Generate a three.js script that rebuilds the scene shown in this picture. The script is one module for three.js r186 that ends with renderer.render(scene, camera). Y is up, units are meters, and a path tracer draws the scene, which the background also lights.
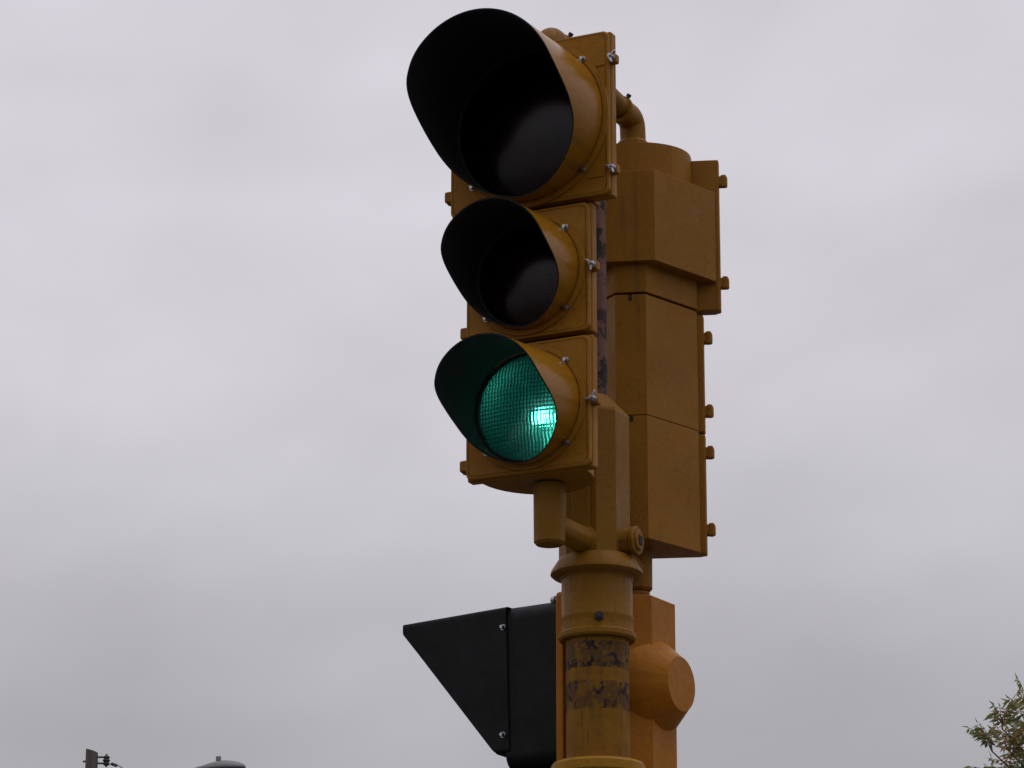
import * as THREE from 'three';
import { mergeGeometries, toCreasedNormals } from 'three/addons/utils/BufferGeometryUtils.js';
import { RoundedBoxGeometry } from 'three/addons/geometries/RoundedBoxGeometry.js';
import { ImprovedNoise } from 'three/addons/math/ImprovedNoise.js';

const R = d => d * Math.PI / 180;
const scene = new THREE.Scene();

// ---------------------------------------------------------------- camera
const camera = new THREE.PerspectiveCamera(2 * Math.atan(384 / 3592) * 180 / Math.PI, 1024 / 768, 0.1, 3000);
camera.position.set(0, 1.6, 0);
camera.rotation.order = 'YXZ';
camera.rotation.x = R(17);

// ---------------------------------------------------------------- sky: one overcast deck
const perlin = new ImprovedNoise();
{
  const w = 2048, h = 1024, d = new Float32Array(w * h * 4);
  const stops = [[-90, .33], [0, .345], [8, .375], [11, .415], [12.5, .465], [14, .535], [15.5, .585], [17.5, .615], [20, .635], [24, .66], [40, .74], [90, .84]];
  const lum = e => { for (let i = 1; i < stops.length; i++) if (e <= stops[i][0]) { const [a, b] = [stops[i - 1], stops[i]]; let t = (e - a[0]) / (b[0] - a[0]); return a[1] + (b[1] - a[1]) * t; } return .84; };
  const fbm = (x, y, z, o) => { let s = 0, a = .5; for (let i = 0; i < o; i++) { s += a * perlin.noise(x, y, z); x *= 2.03; y *= 2.03; z *= 2.03; a *= .5; } return s; };
  for (let j = 0; j < h; j++) {
    const el = (j + .5) / h * 180 - 90, ce = Math.cos(R(el)), se = Math.sin(R(el));
    for (let i = 0; i < w; i++) {
      const az = (i + .5) / w * 2 * Math.PI, x = ce * Math.cos(az), z = ce * Math.sin(az);
      let L;
      if (el < -2) L = .335;
      else {
        const n = fbm(x * 13 + 11.3 + se * 6, se * 24 + 4.1, z * 13 + 7.7, 5);
        const m = fbm(x * 4.2 + 31.3, se * 9 + 2.2, z * 4.2 + 1.7, 2);
        const e = el + m * 2.6;
        L = lum(e) * (1 + n * .165 + m * .06);
      }
      const k = (j * w + i) * 4, warm = Math.min(1, Math.max(0, (el - 10) / 8));
      d[k] = L * (.995 + .012 * warm); d[k + 1] = L * (.985 - .018 * warm); d[k + 2] = L * (1.055 + .0 * warm); d[k + 3] = 1;
    }
  }
  const t = new THREE.DataTexture(d, w, h, THREE.RGBAFormat, THREE.FloatType);
  t.mapping = THREE.EquirectangularReflectionMapping; t.magFilter = t.minFilter = THREE.LinearFilter; t.wrapS = THREE.RepeatWrapping; t.needsUpdate = true;
  scene.background = t; scene.environment = t;
}
// ---------------------------------------------------------------- veiled sun behind the clouds
const sun = new THREE.DirectionalLight(0xfff6ea, 0.5);
sun.position.set(4, 16, -5.5); sun.target.position.set(0, 3.5, -6.5);
sun.castShadow = true; sun.shadow.radius = 60; sun.shadow.mapSize.set(2048, 2048);
Object.assign(sun.shadow.camera, { left: -12, right: 12, top: 12, bottom: -12, near: 1, far: 60 });
scene.add(sun, sun.target);
const EXPOSURE = 1;

// ---------------------------------------------------------------- random, textures
let seed = 12345;
const rnd = () => { seed = (seed * 1664525 + 1013904223) >>> 0; return seed / 4294967296; };
const hash = (x, y, s) => { let h = (x * 374761393 + y * 668265263 + s * 1442695041) | 0; h = Math.imul(h ^ (h >>> 13), 1274126177); return ((h ^ (h >>> 16)) >>> 0) / 4294967296; };
function vnoise(x, y, px, py, s) {            // value noise, tileable with periods px, py
  const x0 = Math.floor(x), y0 = Math.floor(y), fx = x - x0, fy = y - y0, u = fx * fx * (3 - 2 * fx), v = fy * fy * (3 - 2 * fy);
  const X = a => ((a % px) + px) % px, Y = a => ((a % py) + py) % py;
  const a = hash(X(x0), Y(y0), s), b = hash(X(x0 + 1), Y(y0), s), c = hash(X(x0), Y(y0 + 1), s), e = hash(X(x0 + 1), Y(y0 + 1), s);
  return a + (b - a) * u + (c - a) * v + (a - b - c + e) * u * v;
}
function tfbm(u, v, fx, fy, o, s) { let r = 0, a = .5, t = 0; for (let i = 0; i < o; i++) { r += a * vnoise(u * fx, v * fy, fx, fy, s + i); t += a; a *= .5; fx *= 2; fy *= 2; } return r / t; }
const smooth = (a, b, x) => { const t = Math.min(1, Math.max(0, (x - a) / (b - a))); return t * t * (3 - 2 * t); };
const toS = c => 255 * (c <= .0031308 ? 12.92 * c : 1.055 * Math.pow(c, 1 / 2.4) - .055);
function tex(w, h, fn, srgb, rep = 1) {         // fn(u, v) -> [r, g, b] linear (colour) or a value
  const d = new Uint8Array(w * h * 4);
  for (let j = 0; j < h; j++) for (let i = 0; i < w; i++) {
    let c = fn((i + .5) / w, (j + .5) / h); if (!Array.isArray(c)) c = [c, c, c];
    const k = (j * w + i) * 4; for (let q = 0; q < 3; q++) d[k + q] = Math.min(255, Math.max(0, srgb ? toS(Math.min(1, Math.max(0, c[q]))) : c[q] * 255)); d[k + 3] = 255;
  }
  const t = new THREE.DataTexture(d, w, h); t.wrapS = t.wrapT = THREE.RepeatWrapping; t.magFilter = THREE.LinearFilter; t.minFilter = THREE.LinearMipmapLinearFilter; t.generateMipmaps = true;
  if (srgb) t.colorSpace = THREE.SRGBColorSpace; t.repeat.set(rep, rep); t.needsUpdate = true; return t;
}
// relief and gloss shared by all the painted metal (one tile is 0.5 m)
const paintBump = tex(512, 512, (u, v) => .5 + .5 * (tfbm(u, v, 90, 90, 2, 3) - .5) + .5 * (tfbm(u, v, 14, 14, 2, 9) - .5), false, 2);
const paintRough = tex(512, 512, (u, v) => .52 + .3 * (tfbm(u, v, 9, 9, 4, 21) - .5) + .18 * (tfbm(u, v, 60, 60, 2, 5) - .5), false, 2);
function paint(r, g, b, dirt, s) {
  const map = tex(1024, 1024, (u, v) => {
    const blotch = tfbm(u, v, 7, 7, 5, s) - .5, fine = tfbm(u, v, 120, 120, 2, s + 20) - .5;
    const streak = smooth(.56, .8, tfbm(u, v, 56, 5, 3, s + 40)) * smooth(.4, .6, tfbm(u, v, 6, 4, 2, s + 50));   // run-off stains
    const speck = smooth(.8, .87, vnoise(u * 150, v * 150, 150, 150, s + 60)) * smooth(.5, .64, tfbm(u, v, 10, 10, 3, s + 66));   // chips and fly specks
    const k = 1 + blotch * .27 + fine * .14, m = Math.min(.85, dirt * (streak * .4 + speck * .35));
    return [r * k * (1 - m) + .035 * m, g * k * (1 + blotch * .12) * (1 - m) + .026 * m, b * k * (1 - m) + .02 * m];
  }, true, 1.25);
  return new THREE.MeshPhysicalMaterial({ map, roughnessMap: paintRough, roughness: 1, bumpMap: paintBump, bumpScale: .0006, specularIntensity: .28 });
}
const M = {
  ochre: paint(.270, .118, .0085, .6, 100),       // front head
  ochreTwo: paint(.236, .100, .0078, .6, 200),     // head facing away
  orange: paint(.35, .128, .006, .4, 300),       // lower head
  olive: paint(.205, .092, .0065, .7, 400),       // post, fitter and bracket castings
  yellow: paint(.33, .165, .011, .6, 500),        // lower collar
  black: new THREE.MeshStandardMaterial({ color: new THREE.Color().setRGB(.0035, .004, .004), roughness: .9 }),
  blackShell: new THREE.MeshPhysicalMaterial({ color: new THREE.Color().setRGB(.0055, .0068, .007), roughness: 1.1, roughnessMap: paintRough, specularIntensity: .35 }),
  steel: new THREE.MeshStandardMaterial({ color: new THREE.Color().setRGB(.40, .41, .43), metalness: 1, roughness: .32 }),
  darkSteel: new THREE.MeshStandardMaterial({ color: new THREE.Color().setRGB(.03, .028, .032), metalness: .5, roughness: .5 }),
  gasket: new THREE.MeshStandardMaterial({ color: new THREE.Color().setRGB(.012, .011, .01), roughness: .9 }),
  reflector: new THREE.MeshStandardMaterial({ color: new THREE.Color().setRGB(.10, .105, .105), metalness: .85, roughness: .34 }),
  dullReflector: new THREE.MeshStandardMaterial({ color: new THREE.Color().setRGB(.12, .12, .12), metalness: .6, roughness: .45 }),
};
const glass = (r, g, b) => new THREE.MeshPhysicalMaterial({ color: new THREE.Color().setRGB(r, g, b), transmission: 1, thickness: .006, ior: 1.34, roughness: .06 });
M.redGlass = glass(.16, .008, .012); M.amberGlass = glass(.30, .07, .008); M.redGlass.roughness = M.amberGlass.roughness = .2; M.greenGlass = glass(.035, .50, .43); M.greenGlass.roughness = .13;
M.bulb = new THREE.MeshStandardMaterial({ color: 0xffffff, emissive: new THREE.Color().setRGB(1, .93, .8), emissiveIntensity: 26, roughness: .6 });
M.gloss = M.ochre.clone(); M.gloss.roughness = .46; M.gloss.specularIntensity = .12;
M.deadBulb = new THREE.MeshStandardMaterial({ color: new THREE.Color().setRGB(.5, .5, .5), roughness: .4 });

// old pipe with peeled paint: mauve primer and blackened rust
M.rustPipe = (() => {
  const map = tex(256, 1024, (u, v) => {
    const n = tfbm(u, v, 5, 20, 5, 700), f = tfbm(u, v, 24, 90, 3, 720), p = smooth(.52, .6, n * .7 + f * .3), q = smooth(.5, .56, tfbm(u, v, 4, 14, 4, 740)), k = .8 + .4 * f;
    const a = [.13, .06, .05], b = [.03, .016, .015], c = [.15, .075, .04];
    return a.map((x, i) => (x * (1 - p) + b[i] * p) * (1 - q * .5) * k + c[i] * q * .5 * k * (1 - p));
  }, true, 1);
  return new THREE.MeshStandardMaterial({ map, roughness: .85, bumpMap: tex(256, 1024, (u, v) => tfbm(u, v, 12, 45, 4, 700), false), bumpScale: .0015 });
})();
// bare shaft between fitter and collar: two rings of torn, blackened tape (texture v runs 2.86 m to 3.10 m)
M.shaft = (() => {
  const map = tex(1024, 640, (u, v) => {
    const y = 2.86 + v * .24 + (tfbm(u, v, 9, 3, 3, 820) - .5) * .006;
    const band = smooth(3.028, 3.031, y) * (1 - smooth(3.078, 3.082, y)) + smooth(2.951, 2.954, y) * (1 - smooth(3.003, 3.006, y));
    const torn = .35 + .65 * smooth(.36, .46, tfbm(u, v, 26, 16, 4, 830));
    const soot = smooth(.45, .56, tfbm(u, v, 64, 26, 4, 840)) * smooth(.4, .56, tfbm(u, v, 14, 7, 3, 850));
    const blot = tfbm(u, v, 20, 12, 4, 860) - .5, k = 1 + blot * .4 + (tfbm(u, v, 160, 100, 2, 870) - .5) * .12;
    const drip = smooth(.62, .78, tfbm(u, v, 70, 3, 3, 880)) * .35;
    const base = [.205 * k, .092 * k, .0065 * k], tape = [.10 * k, .05 * k, .013 * k], ink = [.017, .0125, .014];
    const bt = band * torn;
    return base.map((x, i) => { let c = x * (1 - drip) + .03 * drip; c = c * (1 - bt) + tape[i] * bt; const s = soot * Math.min(1, band + .12 * smooth(2.93, 3.0, y)); return c * (1 - s) + ink[i] * s; });
  }, true, 1);
  return new THREE.MeshPhysicalMaterial({ map, roughness: .6, bumpMap: tex(512, 320, (u, v) => tfbm(u, v, 60, 36, 3, 830), false), bumpScale: .0006, specularIntensity: .25 });
})();

// ---------------------------------------------------------------- geometry helpers
function boxUV(g) {                            // uv in metres by the dominant axis of each face
  g = g.index ? g.toNonIndexed() : g;
  const p = g.attributes.position, n = g.attributes.normal, uv = new Float32Array(p.count * 2);
  for (let i = 0; i < p.count; i += 3) {
    let ax = 0, ay = 0, az = 0; for (let k = 0; k < 3; k++) { ax += n.getX(i + k); ay += n.getY(i + k); az += n.getZ(i + k); }
    ax = Math.abs(ax); ay = Math.abs(ay); az = Math.abs(az);
    for (let k = 0; k < 3; k++) { const x = p.getX(i + k), y = p.getY(i + k), z = p.getZ(i + k); let a, b; if (ay > ax && ay > az) { a = x; b = z; } else if (ax > az) { a = z + .37; b = y; } else { a = x; b = y; } uv[(i + k) * 2] = a; uv[(i + k) * 2 + 1] = b; }
  }
  g.setAttribute('uv', new THREE.BufferAttribute(uv, 2)); return g;
}
const clean = g => { g = g.index ? g.toNonIndexed() : g; for (const k of Object.keys(g.attributes)) if (!['position', 'normal', 'uv'].includes(k)) g.deleteAttribute(k); return g; };
function mesh(name, geos, m, parent, keepUV) {
  const list = (Array.isArray(geos) ? geos : [geos]).map(clean);
  let g = list.length > 1 ? mergeGeometries(list) : list[0];
  if (!keepUV) g = boxUV(g);
  const o = new THREE.Mesh(g, m); o.name = name; o.castShadow = o.receiveShadow = true; (parent || scene).add(o); return o;
}
const used = {};
function thing(name, label, category, pos, turn = 0, group) {
  const o = new THREE.Group(), n = used[name] = (used[name] || 0) + 1; o.name = n > 1 ? name + '_' + String(n - 1).padStart(3, '0') : name;
  o.position.set(...pos); o.rotation.y = turn; o.userData = { label, category }; if (group) o.userData.group = group; scene.add(o); return o;
}
const move = (g, x, y, z) => g.translate(x, y, z);
function cyl(r0, r1, y0, y1, seg = 40) { return new THREE.CylinderGeometry(r1, r0, y1 - y0, seg).translate(0, (y0 + y1) / 2, 0); }
function lathe(pts, seg = 56) { return toCreasedNormals(new THREE.LatheGeometry(pts.map(p => new THREE.Vector2(p[0], p[1])), seg), R(28)); }
function aim(g, from, dir) { g.applyQuaternion(new THREE.Quaternion().setFromUnitVectors(new THREE.Vector3(0, 1, 0), new THREE.Vector3(...dir).normalize())); return g.translate(...from); }
function rrect(w, h, r, S = THREE.Shape) {
  const s = new S(), x = w / 2, y = h / 2;
  s.moveTo(-x + r, -y); s.lineTo(x - r, -y); s.absarc(x - r, -y + r, r, -Math.PI / 2, 0); s.lineTo(x, y - r); s.absarc(x - r, y - r, r, 0, Math.PI / 2);
  s.lineTo(-x + r, y); s.absarc(-x + r, y - r, r, Math.PI / 2, Math.PI); s.lineTo(-x, -y + r); s.absarc(-x + r, -y + r, r, Math.PI, 1.5 * Math.PI); return s;
}
const extr = (s, depth, bevel = 0, seg = 2, curve = 24) => new THREE.ExtrudeGeometry(s, { depth, bevelEnabled: bevel > 0, bevelThickness: bevel, bevelSize: bevel, bevelOffset: -bevel, bevelSegments: seg, curveSegments: curve });
// a shell over plan points (x, z) open to the front, from y0 to y1, with a floor and a roof
function shell(plan, y0, y1, wall = .004) {
  const up = g => g.rotateX(-Math.PI / 2);
  const s = new THREE.Shape(plan.map(([x, z]) => new THREE.Vector2(x, -z)));
  const inner = plan.map(([x, z]) => { const l = Math.hypot(x, z) || 1; return [x * (1 - wall / l), z + wall * (z < -.03 ? 1 : 0)]; });
  const u = new THREE.Shape([...plan.map(([x, z]) => new THREE.Vector2(x, -z)), ...inner.reverse().map(([x, z]) => new THREE.Vector2(x, -z))]);
  const b = .0012;
  return [move(up(extr(u, y1 - y0 - .016)), 0, y0 + .008, 0), move(up(extr(s, .008 - b, b, 2)), 0, y0 + b, 0), move(up(extr(s, .008 - b, b, 2)), 0, y1 - .008, 0)];
}
function tubeCut(fR, L, tilt, n = 96, wall = .0028) {   // fR(t) -> [x, y] section; L(|t| in degrees) -> length; returns [outside with rim, lining]
  const m = 10, build = (off, flip, z0) => {
    const pos = [], uv = [], idx = [];
    for (let i = 0; i <= n; i++) {
      const t = -Math.PI + 2 * Math.PI * i / n, [x, y] = fR(t, off), l = L(Math.abs(t) * 180 / Math.PI);
      for (let j = 0; j <= m; j++) { pos.push(x, y, z0 + (l - z0) * j / m); uv.push(t * .15, l * j / m); }
    }
    for (let i = 0; i < n; i++) for (let j = 0; j < m; j++) { const a = i * (m + 1) + j, b = a + m + 1; flip ? idx.push(a, a + 1, b, b, a + 1, b + 1) : idx.push(a, b, a + 1, b, b + 1, a + 1); }
    const g = new THREE.BufferGeometry(); g.setAttribute('position', new THREE.Float32BufferAttribute(pos, 3)); g.setAttribute('uv', new THREE.Float32BufferAttribute(uv, 2)); g.setIndex(idx); g.computeVertexNormals(); return g.rotateX(tilt);
  };
  const pos = [], uv = [], idx = [];
  for (let i = 0; i <= n; i++) { const t = -Math.PI + 2 * Math.PI * i / n, l = L(Math.abs(t) * 180 / Math.PI), a = fR(t, 0), b = fR(t, -wall); pos.push(...a, l, ...b, l); uv.push(t * .15, l, t * .15, l + .003); if (i < n) idx.push(2 * i, 2 * i + 2, 2 * i + 1, 2 * i + 2, 2 * i + 3, 2 * i + 1); }
  const rim = new THREE.BufferGeometry(); rim.setAttribute('position', new THREE.Float32BufferAttribute(pos, 3)); rim.setAttribute('uv', new THREE.Float32BufferAttribute(uv, 2)); rim.setIndex(idx); rim.computeVertexNormals(); rim.rotateX(tilt);
  return [[build(0, false, -.004)], [build(-wall, true, -.004), rim]];
}
const curveL = pts => d => { for (let i = 1; i < pts.length; i++) if (d <= pts[i][0]) { const a = pts[i - 1], b = pts[i], t = (d - a[0]) / (b[0] - a[0]); return a[1] + (b[1] - a[1]) * (t * t * (3 - 2 * t) * .35 + t * .65); } return pts.at(-1)[1]; };

// lens: smooth dome outside, rows of small prisms inside
function lensGeo(rad, bulge, cell, thick = .005) {
  const n = Math.round(2 * rad / cell) * 4, pos = [], idx = [], at = (r2) => bulge * (1 - r2 / (rad * rad));
  const rings = Math.round(n / 2), seg = 128;
  const add = (back) => {
    const o = pos.length / 3; pos.push(0, 0, back ? at(0) - thick : at(0));
    for (let r = 1; r <= rings; r++) for (let s = 0; s < seg * 2; s++) {
      const q = rad * r / rings, a = Math.PI * s / seg, x = q * Math.cos(a), y = q * Math.sin(a); let z = at(q * q);
      if (back) { const fx = ((x + .0007 * Math.sin(y * 210)) / cell % 1 + 1) % 1 - .5, fy = (y / (cell * 1.15) % 1 + 1) % 1 - .5; z -= thick - (r === rings ? 0 : .00135 * (1 - 4 * fx * fx) + .0009 * (1 - 4 * fy * fy)); }
      pos.push(x, y, z);
    }
    const S = seg * 2;
    for (let s = 0; s < S; s++) { const a = o + 1 + s, b = o + 1 + (s + 1) % S; back ? idx.push(o, b, a) : idx.push(o, a, b); }
    for (let r = 0; r < rings - 1; r++) for (let s = 0; s < S; s++) { const a = o + 1 + r * S + s, b = o + 1 + r * S + (s + 1) % S, c = a + S, d = b + S; back ? idx.push(a, b, c, b, d, c) : idx.push(a, c, b, b, c, d); }
    return o + 1 + (rings - 1) * S;
  };
  const f = add(false), b = add(true), S = seg * 2;
  for (let s = 0; s < S; s++) { const t = (s + 1) % S; idx.push(f + s, b + s, f + t, f + t, b + s, b + t); }
  const g = new THREE.BufferGeometry(); g.setAttribute('position', new THREE.Float32BufferAttribute(pos, 3)); g.setIndex(idx); g.computeVertexNormals();
  g.setAttribute('uv', new THREE.Float32BufferAttribute(new Float32Array(pos.length / 3 * 2), 2)); return g;
}
const screwGeo = (() => mergeGeometries([clean(new THREE.CylinderGeometry(.0058, .0062, .003, 14).rotateX(Math.PI / 2)), clean(new THREE.CylinderGeometry(.0036, .0048, .007, 6).rotateX(Math.PI / 2).translate(0, 0, .005))]))();
const latchGeo = (() => {       // eye bolt, washer and wing nut
  const wing = s => clean(new RoundedBoxGeometry(.011, .0045, .006, 2, .002).rotateZ(s * R(32)).translate(s * .0075, .004, .014));
  return mergeGeometries([clean(new THREE.CylinderGeometry(.0028, .0028, .03, 10).rotateX(Math.PI / 2).translate(0, 0, .006)), clean(new THREE.CylinderGeometry(.0068, .0068, .002, 16).rotateX(Math.PI / 2).translate(0, 0, .008)), clean(new THREE.CylinderGeometry(.0045, .0058, .008, 12).rotateX(Math.PI / 2).translate(0, 0, .013)), wing(1), wing(-1)]);
})();
const lensCache = {};

// ---------------------------------------------------------------- one section of a signal head, as a part with sub-parts
// q: { y (centre), w, h, r (lens radius), z (door plane), plan (kind), visor, tilt, colour, lit, screws, hinge side }
function section(head, q, m) {
  const { y, w, h, r, z } = q, hw = w / 2;
  const frame = rrect(w, h - .003, .004); frame.holes.push(rrect(w - .02, h - .023, .008, THREE.Path));
  const parts = [move(extr(frame, .016, .003), 0, y, z - .021)];
  const plate = rrect(w - .004, h - .006, .012); const hole = new THREE.Path(); hole.absarc(0, 0, r + .002, 0, 2 * Math.PI, true); plate.holes.push(hole);
  if (q.plan === 'round') {
    const a = hw - .022, D = q.depth, pl = [[a, 0]]; for (let i = 0; i <= 18; i++) { const t = Math.PI * i / 18; pl.push([a * Math.cos(t), -.004 - (D - .004) * Math.sin(t)]); } pl.push([-a, 0]);
    parts.push(move(extr((() => { const s = rrect(w - .008, h - .008, .012); s.holes.push(rrect(2 * a - .01, h - .03, .01, THREE.Path)); return s; })(), .003), 0, y, z - .0255));
    parts.push(...shell(pl, -h / 2 + .001, h / 2 - .001).map(g => move(g, 0, y, z - .018)));
  } else if (q.plan === 'facet') {
    const a = hw - .012, D = q.depth, bw = q.back;
    parts.push(...shell([[a, 0], [a, -.024], [bw, -D], [-bw, -D], [-a, -.024], [-a, 0]], -h / 2 + .0005, h / 2 - .0005).map(g => move(g, 0, y, z - .018)));
    parts.push(move(extr((() => { const s = rrect(w - .008, h - .008, .004); s.holes.push(rrect(2 * a - .01, h - .03, .004, THREE.Path)); return s; })(), .003), 0, y, z - .0255));
  } else {                      // large section: rounded core with a faceted belly round its middle
    const D = q.depth, bw = q.back, pl = [[.112, 0]]; for (let i = 0; i <= 20; i++) { const t = Math.PI * i / 20; pl.push([.112 * Math.cos(t), -.012 - (D - .062) * Math.sin(t)]); } pl.push([-.112, 0]);
    parts.push(move(extr((() => { const s = rrect(w - .008, h - .008, .012), p = new THREE.Path(); p.absarc(0, 0, r, 0, 2 * Math.PI, true); s.holes.push(p); return s; })(), .003), 0, y, z - .0255));
    parts.push(...shell(pl, q.belly[1] - .006, h / 2 + .004).map(g => move(g, 0, y, z - .018)));
    parts.push(...shell([[.12, 0], [.12, -.024], [.03, -.145], [-.03, -.145], [-.12, -.024], [-.12, 0]], -h / 2 + .0005, q.belly[0] + .006).map(g => move(g, 0, y, z - .0179)));
    const a = hw - .008;
    parts.push(...shell([[a, 0], [a, -.016], [bw, -D], [-bw, -D], [-a, -.016], [-a, 0]], q.belly[0], q.belly[1]).map(g => move(g, 0, y, z - .018)));
  }
  const part = mesh('housing', parts, m, head); part.position.x = q.x || 0;
  // door leaf, with a slim rim standing proud of it
  const rimS = rrect(w - .010, h - .012, .014); rimS.holes.push(rrect(w - .020, h - .022, .011, THREE.Path));
  const bar = q.lugs.map(ly => new RoundedBoxGeometry(.034, .004, .008, 1, .0012).translate(hw - .026, ly - .013, .007));
  mesh('door', [extr(plate, .006, .003), move(extr(rimS, .002, .0015), 0, 0, .0055), ...bar].map(g => move(g, 0, y, z)), m, part);
  mesh('gasket', extr((() => { const s = rrect(w - .02, h - .022, .01); const p = new THREE.Path(); p.absarc(0, 0, r + .004, 0, 2 * Math.PI, true); s.holes.push(p); return s; })(), .003), M.gasket, part).position.set(0, y, z - .0045);
  mesh('visor_ring', lathe([[r + .001, 0], [r + .016, 0], [r + .018, .002], [r + .017, .005], [r + .0075, .006], [r + .0075, 0]]).rotateX(Math.PI / 2), m, part).position.set(0, y, z + .008);
  mesh('lens_seal', lathe([[r - .002, 0], [r + .0055, 0], [r + .0055, .006], [r + .001, .009], [r - .002, .006], [r - .002, 0]]).rotateX(Math.PI / 2), M.gasket, part).position.set(0, y, z + .003);
  const [out, lin] = tubeCut((t, o) => [Math.sin(t) * (r + .006 + o), Math.cos(t) * (r + .006 + o)], q.visor, q.tilt);
  for (const [nm, gs, mm] of [['visor', out, q.skin || m], ['visor_lining', lin, M.black]]) { const v = mesh(nm, gs, mm, part, true); v.position.set(0, y, z + .009); }
  const key = r, lg = lensCache[key] ||= lensGeo(r, r * .15, r > .12 ? .0086 : .0068);
  const ln = mesh('lens', lg.clone(), q.glass, part, true); ln.position.set(0, y, z + .002);
  if (!lensCache['r' + key]) lensCache['r' + key] = lathe([[r + .001, 0], [r * .93, -.018], [r * .8, -.040], [r * .58, -.062], [r * .34, -.076], [.018, -.082]], 48).rotateX(Math.PI / 2);
  mesh('reflector', lensCache['r' + key].clone(), q.lit ? M.reflector : M.dullReflector, part).position.set(0, y, z - .004);
  const bl = mesh('bulb', new THREE.SphereGeometry(.0125, 24, 16), q.lit ? M.bulb : M.deadBulb, part); bl.position.set(0, y, z - .062);
  if (q.lit) { const p = new THREE.PointLight(0xffeecc, .005, 0, 2); p.position.set(0, y, z - .062); p.castShadow = true; p.shadow.radius = .6; part.add(p); }
  for (const [sx, sy] of [[1, 1], [1, -1], [-1, 1], [-1, -1]]) { const s = mesh('screw', screwGeo.clone(), M.steel, part); s.position.set(sx * (r + .011) * .72, y + sy * (r + .011) * .69, z + .014); s.rotation.z = sx + sy * .7; }
  for (const ly of q.hinges || q.lugs) mesh('hinge_lug', [new RoundedBoxGeometry(.021, .022, .018, 2, .004), new RoundedBoxGeometry(.012, .027, .012, 2, .004).translate(-.003, 0, -.004)], m, part).position.set(-hw - .006, y + ly, z - .010);
  for (const ly of q.lugs) {
    mesh('latch_lug', [new RoundedBoxGeometry(.015, .018, .016, 2, .004)], m, part).position.set(hw + .004, y + ly, z - .006);
    const l = mesh('wing_nut', latchGeo.clone(), M.steel, part); l.position.set(hw + .005, y + ly, z + .001); l.rotation.z = ly * 9 + y * 5;
  }
  return part;
}

// ---------------------------------------------------------------- the setting
const SITE = [.158, 0, -6.5];           // foot of the signal post
{
  const asphalt = tex(1024, 1024, (u, v) => { const k = .7 + .6 * tfbm(u, v, 200, 200, 2, 900) + .5 * (tfbm(u, v, 8, 8, 4, 910) - .5); return [.062 * k, .061 * k, .06 * k]; }, true, .25);
  const g = mesh('ground', new THREE.PlaneGeometry(3000, 3000).rotateX(-Math.PI / 2), new THREE.MeshStandardMaterial({ map: asphalt, roughness: .92 }));
  g.userData = { kind: 'structure', label: 'dark grey asphalt ground around the signal post', category: 'ground' };
  const concrete = tex(1024, 1024, (u, v) => { const k = .8 + .3 * tfbm(u, v, 160, 160, 2, 920) + .5 * (tfbm(u, v, 6, 6, 5, 930) - .5); return [.19 * k, .18 * k, .165 * k]; }, true, .4);
  const slab = mesh('pavement', new RoundedBoxGeometry(9, .3, 5, 2, .02), new THREE.MeshStandardMaterial({ map: concrete, roughness: .9 }));
  slab.position.set(SITE[0] + 1.2, -.024, SITE[2] - 1.6); slab.rotation.y = R(-26);
  slab.userData = { kind: 'structure', label: 'pale concrete pavement with kerb under the post', category: 'pavement' };
}

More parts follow.
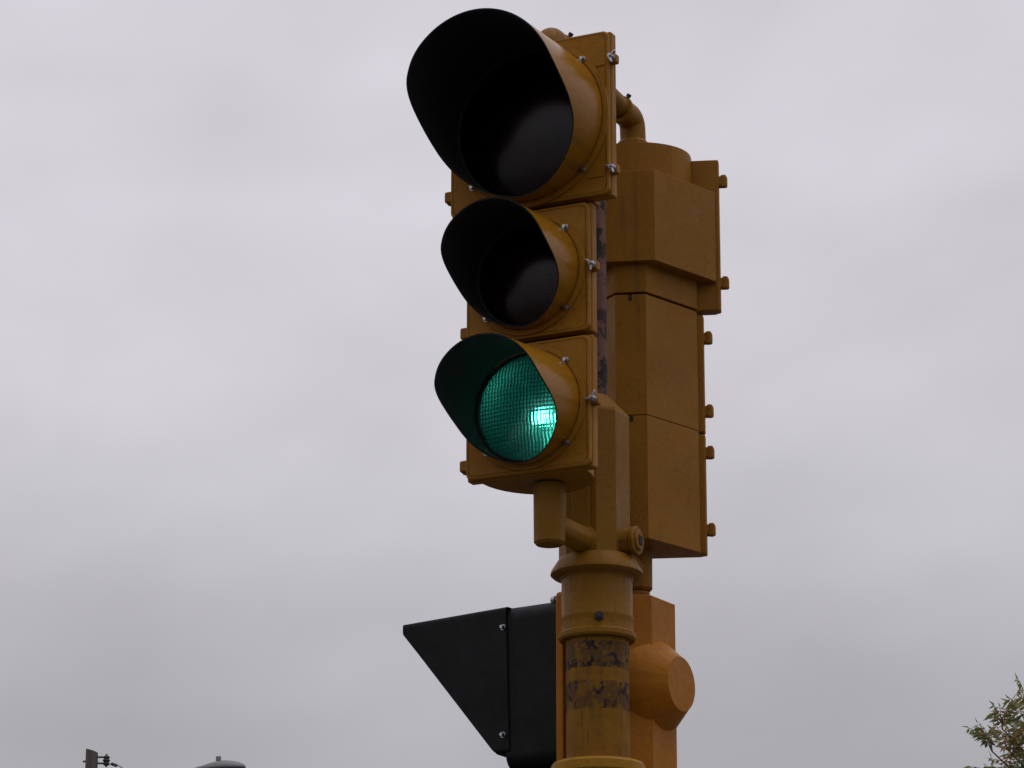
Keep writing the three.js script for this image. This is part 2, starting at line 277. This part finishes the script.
// ---------------------------------------------------------------- signal post with its fittings
const yaw = R(26), AX = [-Math.sin(yaw), Math.cos(yaw)];        // direction the near head faces, x and z
const C1 = [-.090, .178], C2 = [.082, -.18];                      // plan centres of the two upper heads about the post
{
  const p = thing('signal_post', 'yellow-brown metal post with collar, terminal box and pipe brackets carrying the signals', 'post', SITE);
  const lower = mesh('lower_shaft', [cyl(.078, .076, .55, 2.8, 64)], M.yellow, p);
  mesh('pedestal', [lathe([[.0, .12], [.21, .12], [.21, .16], [.17, .22], [.125, .50], [.10, .56], [.078, .57]], 8)], M.olive, p);
  mesh('collar', lathe([[.0, 2.60], [.079, 2.60], [.084, 2.61], [.084, 2.835], [.0865, 2.838], [.0865, 2.853], [.083, 2.858], [.058, 2.858]], 72), M.yellow, p);
  const sh = mesh('shaft', new THREE.CylinderGeometry(.0588, .0588, .24, 80, 1, true).translate(0, 2.98, 0), M.shaft, p, true);
  const fit = mesh('slip_fitter', lathe([[.055, 3.088], [.069, 3.088], [.072, 3.092], [.072, 3.100], [.0685, 3.104], [.0675, 3.110], [.0665, 3.124], [.068, 3.128], [.068, 3.131], [.0665, 3.134], [.066, 3.203], [.070, 3.208], [.082, 3.211], [.0865, 3.215], [.0855, 3.221], [.0695, 3.246], [.058, 3.249], [.0, 3.249]], 80), M.olive, p);
  mesh('set_screw', [new THREE.CylinderGeometry(.0085, .0085, .012, 6).rotateX(Math.PI / 2), new THREE.CylinderGeometry(.0045, .0045, .02, 8).rotateX(Math.PI / 2)].map(g => move(g, .002, 3.121, .070)), M.darkSteel, fit);
  // terminal box: eight-sided column with a tapered top
  const a = .059, c = .028, oct = k => { const A = a * k, B = A - c * k; return [[A, -B], [A, B], [B, A], [-B, A], [-A, B], [-A, -B], [-B, -A], [B, -A]]; };
  const oct3 = (k, y) => oct(k).map(([x, z]) => [x, y, z]);
  const rings = [oct3(1, 3.235), oct3(1, 3.520), oct3(.97, 3.526), oct3(.48, 3.560)], pos = [];
  for (let i = 0; i < rings.length - 1; i++) for (let k = 0; k < 8; k++) { const A = rings[i][k], B = rings[i][(k + 1) % 8], C = rings[i + 1][k], D = rings[i + 1][(k + 1) % 8]; pos.push(...A, ...C, ...B, ...B, ...C, ...D); }
  for (let k = 1; k < 7; k++) pos.push(...rings[3][0], ...rings[3][k + 1], ...rings[3][k]);
  const og = new THREE.BufferGeometry(); og.setAttribute('position', new THREE.Float32BufferAttribute(pos, 3)); og.computeVertexNormals(); og.setAttribute('uv', new THREE.Float32BufferAttribute(new Float32Array(pos.length / 3 * 2), 2));
  const box = mesh('terminal_box', og, M.olive, p); box.rotation.y = -yaw; box.position.x = -.004;
  mesh('cover_strip', [new RoundedBoxGeometry(.038, .255, .005, 2, .002).translate(.0, 3.385, a + .001)], M.olive, box);
  // threaded boss on the side of the box
  const bd = [.90, 0, .44], bl = Math.hypot(bd[0], bd[2]), bn = bd.map(v => v / bl);
  const boss = mesh('boss', aim(lathe([[.045, .0], [.042, .035], [.031, .050], [.0255, .056], [.0245, .074], [.0275, .076], [.0275, .083], [.025, .085], [0, .085]], 40), [0, 3.272, 0], bd), M.olive, p);
  mesh('plug', [aim(lathe([[.019, .084], [.019, .088], [.017, .0895], [.0, .0895]], 32), [0, 3.272, 0], bd)], M.olive, boss);
  mesh('plug_socket', new THREE.BoxGeometry(.015, .017, .003).rotateY(Math.atan2(bn[0], bn[2])).translate(bn[0] * .0893, 3.272, bn[2] * .0893), M.gasket, boss);
  // brackets: lower arms and hub cups
  const arm = (C, y, nm) => mesh(nm, [aim(lathe([[.03, .045], [.03, .062], [.0245, .066], [.0235, .4 * 0 + Math.hypot(...C) - .012]], 36), [0, y, 0], [C[0], 0, C[1]])], M.olive, p);
  const a1 = arm(C1, 3.268, 'lower_arm'), a2 = arm(C2, 3.268, 'lower_arm');
  for (const [C, par] of [[C1, a1], [C2, a2]]) mesh('hub_cup', move(lathe([[0, 3.227], [.024, 3.227], [.0285, 3.232], [.0292, 3.34], [.0, 3.34]], 40), C[0], 0, C[1]), M.olive, par);
  mesh('drop_pipe', move(lathe([[.0235, 3.15], [.0235, 3.225]], 36), C2[0], 0, C2[1]), M.olive, p);
  // upper tie pipe between the tops of the two heads
  const T1 = 4.220, T2 = 4.192, v = (x, y, z) => new THREE.Vector3(x, y, z), dx = C2[0] - C1[0], dz = C2[1] - C1[1], dl = Math.hypot(dx, dz), ux = dx / dl, uz = dz / dl;
  const tie = mesh('tie_pipe', aim(cyl(.0215, .0215, .045, dl - .045, 36), [C1[0], T1, C1[1]], [ux, (T2 - T1) / dl, uz]), M.olive, p);
  for (const [C, s, TY] of [[C1, 1, T1], [C2, -1, T2]]) {
    const path = new THREE.CatmullRomCurve3([v(C[0], TY - .085, C[1]), v(C[0], TY - .03, C[1]), v(C[0] + s * ux * .004, TY - .010, C[1] + s * uz * .004), v(C[0] + s * ux * .016, TY - .001, C[1] + s * uz * .016), v(C[0] + s * ux * .035, TY, C[1] + s * uz * .035), v(C[0] + s * ux * .062, TY, C[1] + s * uz * .062)]);
    const e = mesh('elbow', [new THREE.TubeGeometry(path, 32, .0255, 28), aim(lathe([[.02, 0], [.0275, .001], [.0285, .006], [.0275, .011], [.02, .012]], 32), [C[0] + s * ux * .056, TY, C[1] + s * uz * .056], [ux * s, 0, uz * s]), move(lathe([[.02, TY - .085], [.031, TY - .084], [.031, TY - .052], [.027, TY - .047], [.02, TY - .047]], 32), C[0], 0, C[1])], M.olive, p);
    for (const t of [0, 1]) mesh('set_screw', aim(mergeGeometries([clean(cyl(.003, .003, 0, .034, 8)), clean(cyl(.0052, .0052, .029, .0355, 6))]), [C[0] + s * ux * .062, TY, C[1] + s * uz * .062], t ? [.5 * uz, -.85, -.5 * ux] : [-.6 * uz, .8, .6 * ux]), M.darkSteel, e);
  }
  const sp = mesh('support_pipe', new THREE.CylinderGeometry(.0232, .0232, .67, 40, 1, true).translate(-.001, 3.885, 0), M.rustPipe, p, true);
}

// ---------------------------------------------------------------- near head facing the camera
const soften = f => d => { let a = 0; for (let i = -6; i <= 6; i++) a += f(Math.min(180, Math.abs(d + i * 1.4))); return a / 13; };
const cut = L => soften(curveL([[0, L * 1.035], [55, L * 1.025], [78, L * .96], [92, L * .74], [105, L * .55], [118, L * .45], [140, L * .34], [160, L * .24], [180, L * .18]]));
{
  const h = thing('traffic_signal', 'ochre three-lens traffic signal facing the viewer with its green lens lit', 'traffic signal', [SITE[0] + C1[0] - .004, 3.335, SITE[2] + C1[1]], -yaw);
  section(h, { y: .682, w: .330, h: .3275, r: .147, z: .066, plan: 'belly', depth: .15, back: .05, belly: [-.11, .10], visor: cut(.218), tilt: R(2.2), glass: M.redGlass, lugs: [.106, -.112], skin: M.gloss }, M.ochre);
  section(h, { y: .389, x: -.004, w: .254, h: .252, r: .101, z: .066, plan: 'round', depth: .126, visor: cut(.152), tilt: R(4), glass: M.amberGlass, lugs: [.0], hinges: [-.092], skin: M.gloss }, M.ochre);
  section(h, { y: .1335, x: -.004, w: .254, h: .252, r: .101, z: .066, plan: 'round', depth: .126, visor: cut(.174), tilt: R(6.5), glass: M.greenGlass, lit: true, lugs: [.0], hinges: [-.092], skin: M.gloss }, M.ochre);
}
// ---------------------------------------------------------------- head mounted back to back with it, facing away
{
  const h = thing('traffic_signal', 'ochre traffic signal seen from behind, its back to the head with the green light', 'traffic signal', [SITE[0] + C2[0], 3.308, SITE[2] + C2[1]], R(173));
  const A = section(h, { y: .651, w: .332, h: .320, r: .141, z: .07, plan: 'belly', depth: .160, back: .050, belly: [-.101, .086], visor: cut(.14), tilt: R(4), glass: M.redGlass, lugs: [.115, -.098], barY: .3 }, M.ochreTwo);
  const B = section(h, { y: .3655, w: .262, h: .244, r: .101, z: .07, plan: 'facet', depth: .145, back: .030, visor: cut(.12), tilt: R(4), glass: M.amberGlass, lugs: [.075, -.075], barY: .3 }, M.ochreTwo);
  const C = section(h, { y: .1215, w: .262, h: .244, r: .101, z: .07, plan: 'facet', depth: .145, back: .030, visor: cut(.12), tilt: R(4), glass: M.greenGlass, lugs: [.085, -.07], barY: .3 }, M.ochreTwo);
  for (const [P, y] of [[B, .487], [C, .243]]) mesh('drain_slot', [new THREE.BoxGeometry(.006, .009, .004).translate(0, y - .006, -.0945)], M.gasket, P);
}
// ---------------------------------------------------------------- lower head facing left, with black hoods
{
  const h = thing('traffic_signal', 'orange traffic signal with black square hood, low behind the post', 'traffic signal', [SITE[0] + C2[0], 2.197, SITE[2] + C2[1]], R(-122));
  const rsq = (a, rr) => (t, o) => {          // rounded square section by angle from the top
    const A = a + o, e = 44, s = Math.sin(t), c = Math.cos(t), k = A / Math.pow(Math.pow(Math.abs(s), e) + Math.pow(Math.abs(c), e), 1 / e); return [s * k, c * k];
  };
  for (let i = 0; i < 3; i++) {
    const y = .84 - i * .338, hh = .334;
    const zf = .08, W = .339, bw = .045;
    const g = [];
    g.push(...shell([[W / 2 - .012, 0], [W / 2 - .012, -.02], [bw, -.126], [-bw, -.126], [-W / 2 + .012, -.02], [-W / 2 + .012, 0]], -hh / 2, hh / 2).map(q => move(q, 0, y, zf - .01)));
    const fl = rrect(W, hh, .012); fl.holes.push(rrect(W - .06, hh - .06, .02, THREE.Path));
    g.push(move(extr(fl, .010, .003), 0, y, zf - .012));
    const part = mesh('housing', g, M.orange, h);
    mesh('lamp_cone', lathe([[.112, .02], [.088, -.052], [.0545, -.090], [.052, -.0935], [0, -.0935]].map(([r, q]) => [r, q]), 64).rotateX(Math.PI / 2).translate(0, y, 0), M.orange, part);
    // black optic body and hood
    const a = .138;
    const body = extr(rrect(2 * a, .318, .03), .124, .004, 2); mesh('optic_body', move(body, 0, y + .003, zf + .004), M.blackShell, part);
    const [out, lin] = tubeCut(rsq(a + .0035, .03), d => { const t = R(d), yy = Math.cos(t) / Math.max(Math.abs(Math.cos(t)), Math.abs(Math.sin(t))); return .027 + .205 * Math.min(1, Math.max(0, (yy + 1) / 1.86)); }, R(1.5), 480, .003);
    const v1 = mesh('visor', out, M.blackShell, part, true), v2 = mesh('visor_lining', lin, M.black, part, true); v1.position.set(0, y + .0185, zf + .129); v2.position.set(0, y + .0185, zf + .129);
    mesh('lens', extr(rrect(.24, .24, .1), .004, .002), i === 0 ? M.redGlass : i === 1 ? M.amberGlass : M.greenGlass, part).position.set(0, y + .02, zf + .134);
    for (const sy of [1, -1]) for (const sx of [1, -1]) { const s = mesh('screw', screwGeo.clone().rotateY(sx * Math.PI / 2), M.steel, part); s.position.set(sx * (a + .004), y + .015 + sy * .104, zf + .134); }
    for (const [sy, sx] of [[.152, 1], [.152, -1]]) { const s = mesh('door_knob', lathe([[0, 0], [.004, 0], [.004, .004], [.0075, .005], [.0075, .012], [.005, .014], [0, .014]], 16).rotateX(Math.PI / 2), M.steel, part); s.position.set(sx * .162, y + sy, zf); }
  }
}

// ---------------------------------------------------------------- far utility pole, with the lamp that it carries
const far = (u, v, dist) => { const x = (u - 512) / 3592, y = (384 - v) / 3592, c = Math.cos(R(17)), s = Math.sin(R(17)), k = dist / (c - y * s); return new THREE.Vector3(x * k, 1.6 + (y * c + s) * k, -dist); };
{
  const top = far(92, 751, 56.5);
  const wood = new THREE.MeshStandardMaterial({ roughness: .9, map: tex(256, 1024, (u, v) => { const k = .6 + .8 * tfbm(u, v, 40, 6, 4, 950); return [.105 * k, .085 * k, .075 * k]; }, true, 1) });
  const p = thing('utility_pole', 'weathered wooden utility pole top with a wire bracket, far off at lower left', 'utility pole', [top.x, 0, top.z]);
  const g = new THREE.CylinderGeometry(.098, .17, top.y, 24, 8).translate(0, top.y / 2, 0), q = g.attributes.position;
  for (let i = 0; i < q.count; i++) if (q.getY(i) > top.y - .01) q.setY(i, top.y - q.getX(i) * .32);
  g.computeVertexNormals(); mesh('shaft', g, wood, p, true);
  const dark = new THREE.MeshStandardMaterial({ color: new THREE.Color().setRGB(.03, .03, .034), roughness: .6 });
  const br = mesh('bracket', [new THREE.BoxGeometry(.2, .025, .03).translate(.16, top.y - .10, 0), new THREE.BoxGeometry(.2, .025, .03).translate(.16, top.y - .20, 0), cyl(.015, .015, top.y - .26, top.y - .05, 10).translate(.235, 0, 0), new THREE.BoxGeometry(.24, .025, .03).translate(-.02, top.y - .17, 0)], dark, p);
  mesh('insulator', lathe([[0, -.08], [.035, -.08], [.06, -.055], [.04, -.03], [.062, 0], [.04, .03], [.058, .055], [.03, .08], [0, .08]], 20).translate(.235, top.y - .155, 0), dark, br);
  const c = new THREE.CatmullRomCurve3([[.24, -.20], [.33, -.215], [.42, -.235], [.5, -.28], [.62, -.40], [.8, -.62], [1.0, -.80]].map(([x, y]) => new THREE.Vector3(x, top.y + y, .0)));
  mesh('wire', [new THREE.TubeGeometry(c, 40, .008, 6), new THREE.CylinderGeometry(.026, .026, .1, 10).rotateZ(R(70)).translate(.36, top.y - .222, 0)], dark, p);

  const hd = far(219, 764, 56.5);
  const gm = new THREE.MeshStandardMaterial({ color: new THREE.Color().setRGB(.20, .205, .21), roughness: .55, metalness: .35, bumpMap: paintBump, bumpScale: .002 });
  const l = thing('street_lamp', 'grey street lamp head with a small light sensor on top, far at lower left', 'street lamp', [top.x + .09, hd.y - .9, top.z]);
  const hx = hd.x - top.x - .09, hy = .9;
  // head: an ellipsoid body blunt at the nose (right) and slim at the neck (left)
  const e = new THREE.SphereGeometry(1, 40, 24), ep = e.attributes.position;
  for (let i = 0; i < ep.count; i++) { const x = ep.getX(i), y = ep.getY(i), z = ep.getZ(i), t = (x + 1) / 2, k = .42 + .58 * smooth(0, .62, t); ep.setXYZ(i, x * .43, (y > 0 ? y * .125 : y * .06) * k - .02 + .035 * t, z * .17 * k); }
  e.computeVertexNormals(); const body = mesh('lamp_head', move(e, hx + .0, hy - .065, 0), gm, l);
  mesh('light_sensor', lathe([[0, 0], [.042, 0], [.042, .06], [.036, .068], [0, .068]], 20).translate(hx - .01, hy + .055, 0), gm, body);
  mesh('refractor', new THREE.SphereGeometry(1, 32, 16).scale(.2, .11, .13).translate(hx + .12, hy - .10, 0), new THREE.MeshPhysicalMaterial({ color: 0xdddddd, transmission: .6, thickness: 0, roughness: .4 }), body);
  const ac = new THREE.CatmullRomCurve3([new THREE.Vector3(-.02, 0, 0), new THREE.Vector3(hx * .35, hy * .52, 0), new THREE.Vector3(hx * .7, hy * .80, 0), new THREE.Vector3(hx - .3, hy - .075, 0)]);
  mesh('arm', [new THREE.TubeGeometry(ac, 30, .028, 12), new THREE.BoxGeometry(.05, .3, .1).translate(.0, -.02, 0)], gm, l);
}

// ---------------------------------------------------------------- tree at lower right
{
  const base = far(1222, 1000, 25.5), cy = base.y;
  const t = thing('tree', 'small leafy tree turning from green to russet at the lower right corner', 'tree', [base.x, 0, base.z]);
  const bark = new THREE.MeshStandardMaterial({ roughness: .95, map: tex(256, 512, (u, v) => { const k = .5 + tfbm(u, v, 16, 8, 4, 970); return [.075 * k, .055 * k, .042 * k]; }, true, 1) });
  const wood = [], lim = (a, b, r0, r1) => { const d = new THREE.Vector3().subVectors(b, a), L = d.length(); wood.push(aim(new THREE.CylinderGeometry(r1, r0, L, 7, 1).translate(0, L / 2, 0), [a.x, a.y, a.z], [d.x, d.y, d.z])); };
  const V = (x, y, z) => new THREE.Vector3(x, y, z), f0 = V(0, 0, 0), f1 = V(.05, cy * .45, .02), f2 = V(0, cy - .5, 0);
  lim(f0, f1, .13, .1); lim(f1, f2, .1, .065);
  const lp = [], lc = [], twigs = [];
  const pal = [[.065, .085, .018], [.085, .095, .022], [.055, .075, .02], [.12, .085, .025], [.13, .07, .025], [.11, .10, .02], [.15, .12, .06], [.08, .095, .03]];
  const leaf = (p, dir, len, wid, col) => {
    const d = dir.clone().normalize(), side = V(rnd() - .5, rnd() - .5, rnd() - .5).cross(d).normalize(), n = d.clone().cross(side), k = .75 + .5 * rnd();
    const P = (s, w, b) => p.clone().addScaledVector(d, len * s).addScaledVector(side, wid * w).addScaledVector(n, len * b), q = [P(0, 0, 0), P(.35, .5, .05), P(.38, 0, -.02), P(.35, -.5, .05), P(1, 0, -.12)];
    for (const [a, b, c] of [[0, 2, 1], [0, 3, 2], [1, 2, 4], [2, 3, 4]]) for (const i of [a, b, c]) { lp.push(q[i].x, q[i].y, q[i].z); lc.push(col[0] * k * 2.1, col[1] * k * 2.1, col[2] * k * 1.6); }
  };
  const sprig = (p, dir) => {             // a drooping compound leaf: leaflets in pairs along a stalk
    const n = 4 + Math.floor(rnd() * 3), d = dir.clone(); let q = p.clone(); const col = pal[Math.floor(rnd() * pal.length)];
    for (let i = 0; i < n; i++) {
      const nx = q.clone().addScaledVector(d, .034); lim2(q, nx); q = nx; d.y -= .16; d.normalize();
      const s = V(d.z, 0, -d.x).normalize();
      for (const g of [1, -1]) leaf(q, d.clone().multiplyScalar(.55).addScaledVector(s, g * .8).add(V(0, -.55 - rnd() * .35, 0)), .062 + rnd() * .032, .021 + rnd() * .009, rnd() < .25 ? pal[Math.floor(rnd() * pal.length)] : col);
    }
    leaf(q, d, .07, .02, col);
  };
  const lim2 = (a, b) => twigs.push(aim(new THREE.CylinderGeometry(.0022, .003, a.distanceTo(b), 3, 1, true).translate(0, a.distanceTo(b) / 2, 0), [a.x, a.y, a.z], [b.x - a.x, b.y - a.y, b.z - a.z]));
  const cr = 1.36, seen = [[976, 738], [990, 716], [1008, 692], [984, 764], [1018, 706], [1004, 740], [1022, 726], [1012, 762]].map(([u, w], i) => far(u + 14, w + 18, 25.5 + .25 * Math.sin(i * 2.1)).sub(new THREE.Vector3(base.x, 0, base.z)));
  for (let i = 0; i < 64 + seen.length; i++) {
    const az = i * 2.39996 + rnd() * .5, el = -0.25 + 1.5 * ((i + .5) / 64) + rnd() * .15, rr = cr * (.72 + .3 * rnd());
    const tip = i >= 64 ? seen[i - 64] : V(Math.cos(az) * Math.cos(el) * rr, cy + Math.sin(el) * rr * 1.05, Math.sin(az) * Math.cos(el) * rr), s0 = V(0, cy - .55 + .35 * Math.max(0, Math.sin(el)), 0).lerp(f2, .3);
    let a = s0; const N = 7;
    for (let k = 1; k <= N; k++) {
      const f = k / N, b = s0.clone().lerp(tip, f).add(V((rnd() - .5) * .13, .18 * Math.sin(f * Math.PI) + (rnd() - .5) * .1, (rnd() - .5) * .13));
      lim(a, b, .032 * (1 - (f - 1 / N)) + .005, .032 * (1 - f) + .005);
      if (k >= 3) for (let s = 0; s < (i >= 64 && k === N ? 3 : 3 + (k > 5 ? 2 : 0)); s++) {
        const dir = V(rnd() - .5, rnd() * .7 - .1, rnd() - .5).normalize().multiplyScalar(.8).add(b.clone().sub(s0).normalize().multiplyScalar(.7)).normalize(), e = b.clone().addScaledVector(dir, i >= 64 ? .03 + rnd() * .1 : .12 + rnd() * .22);
        lim(b, e, .006, .0035);
        for (let m = 0; m < 2; m++) sprig(b.clone().lerp(e, .35 + .65 * rnd()), dir.clone().add(V(rnd() - .5, rnd() * .6 - .2, rnd() - .5)).normalize());
      }
      a = b;
    }
  }
  mesh('trunk', wood, bark, t, true);
  const g = new THREE.BufferGeometry(); g.setAttribute('position', new THREE.Float32BufferAttribute(lp, 3)); g.setAttribute('color', new THREE.Float32BufferAttribute(lc, 3)); g.computeVertexNormals();
  const cm = new THREE.Mesh(g, new THREE.MeshPhysicalMaterial({ vertexColors: true, roughness: .9, side: THREE.DoubleSide, transmission: .5, thickness: 0 })); cm.name = 'crown'; cm.castShadow = cm.receiveShadow = true; t.add(cm);
  mesh('twigs', twigs, bark, t, true);
}

// ---------------------------------------------------------------- render
const renderer = new THREE.WebGLRenderer({ antialias: true });
renderer.setSize(1024, 768); renderer.toneMapping = THREE.LinearToneMapping; renderer.toneMappingExposure = EXPOSURE; renderer.shadowMap.enabled = true;
renderer.render(scene, camera);
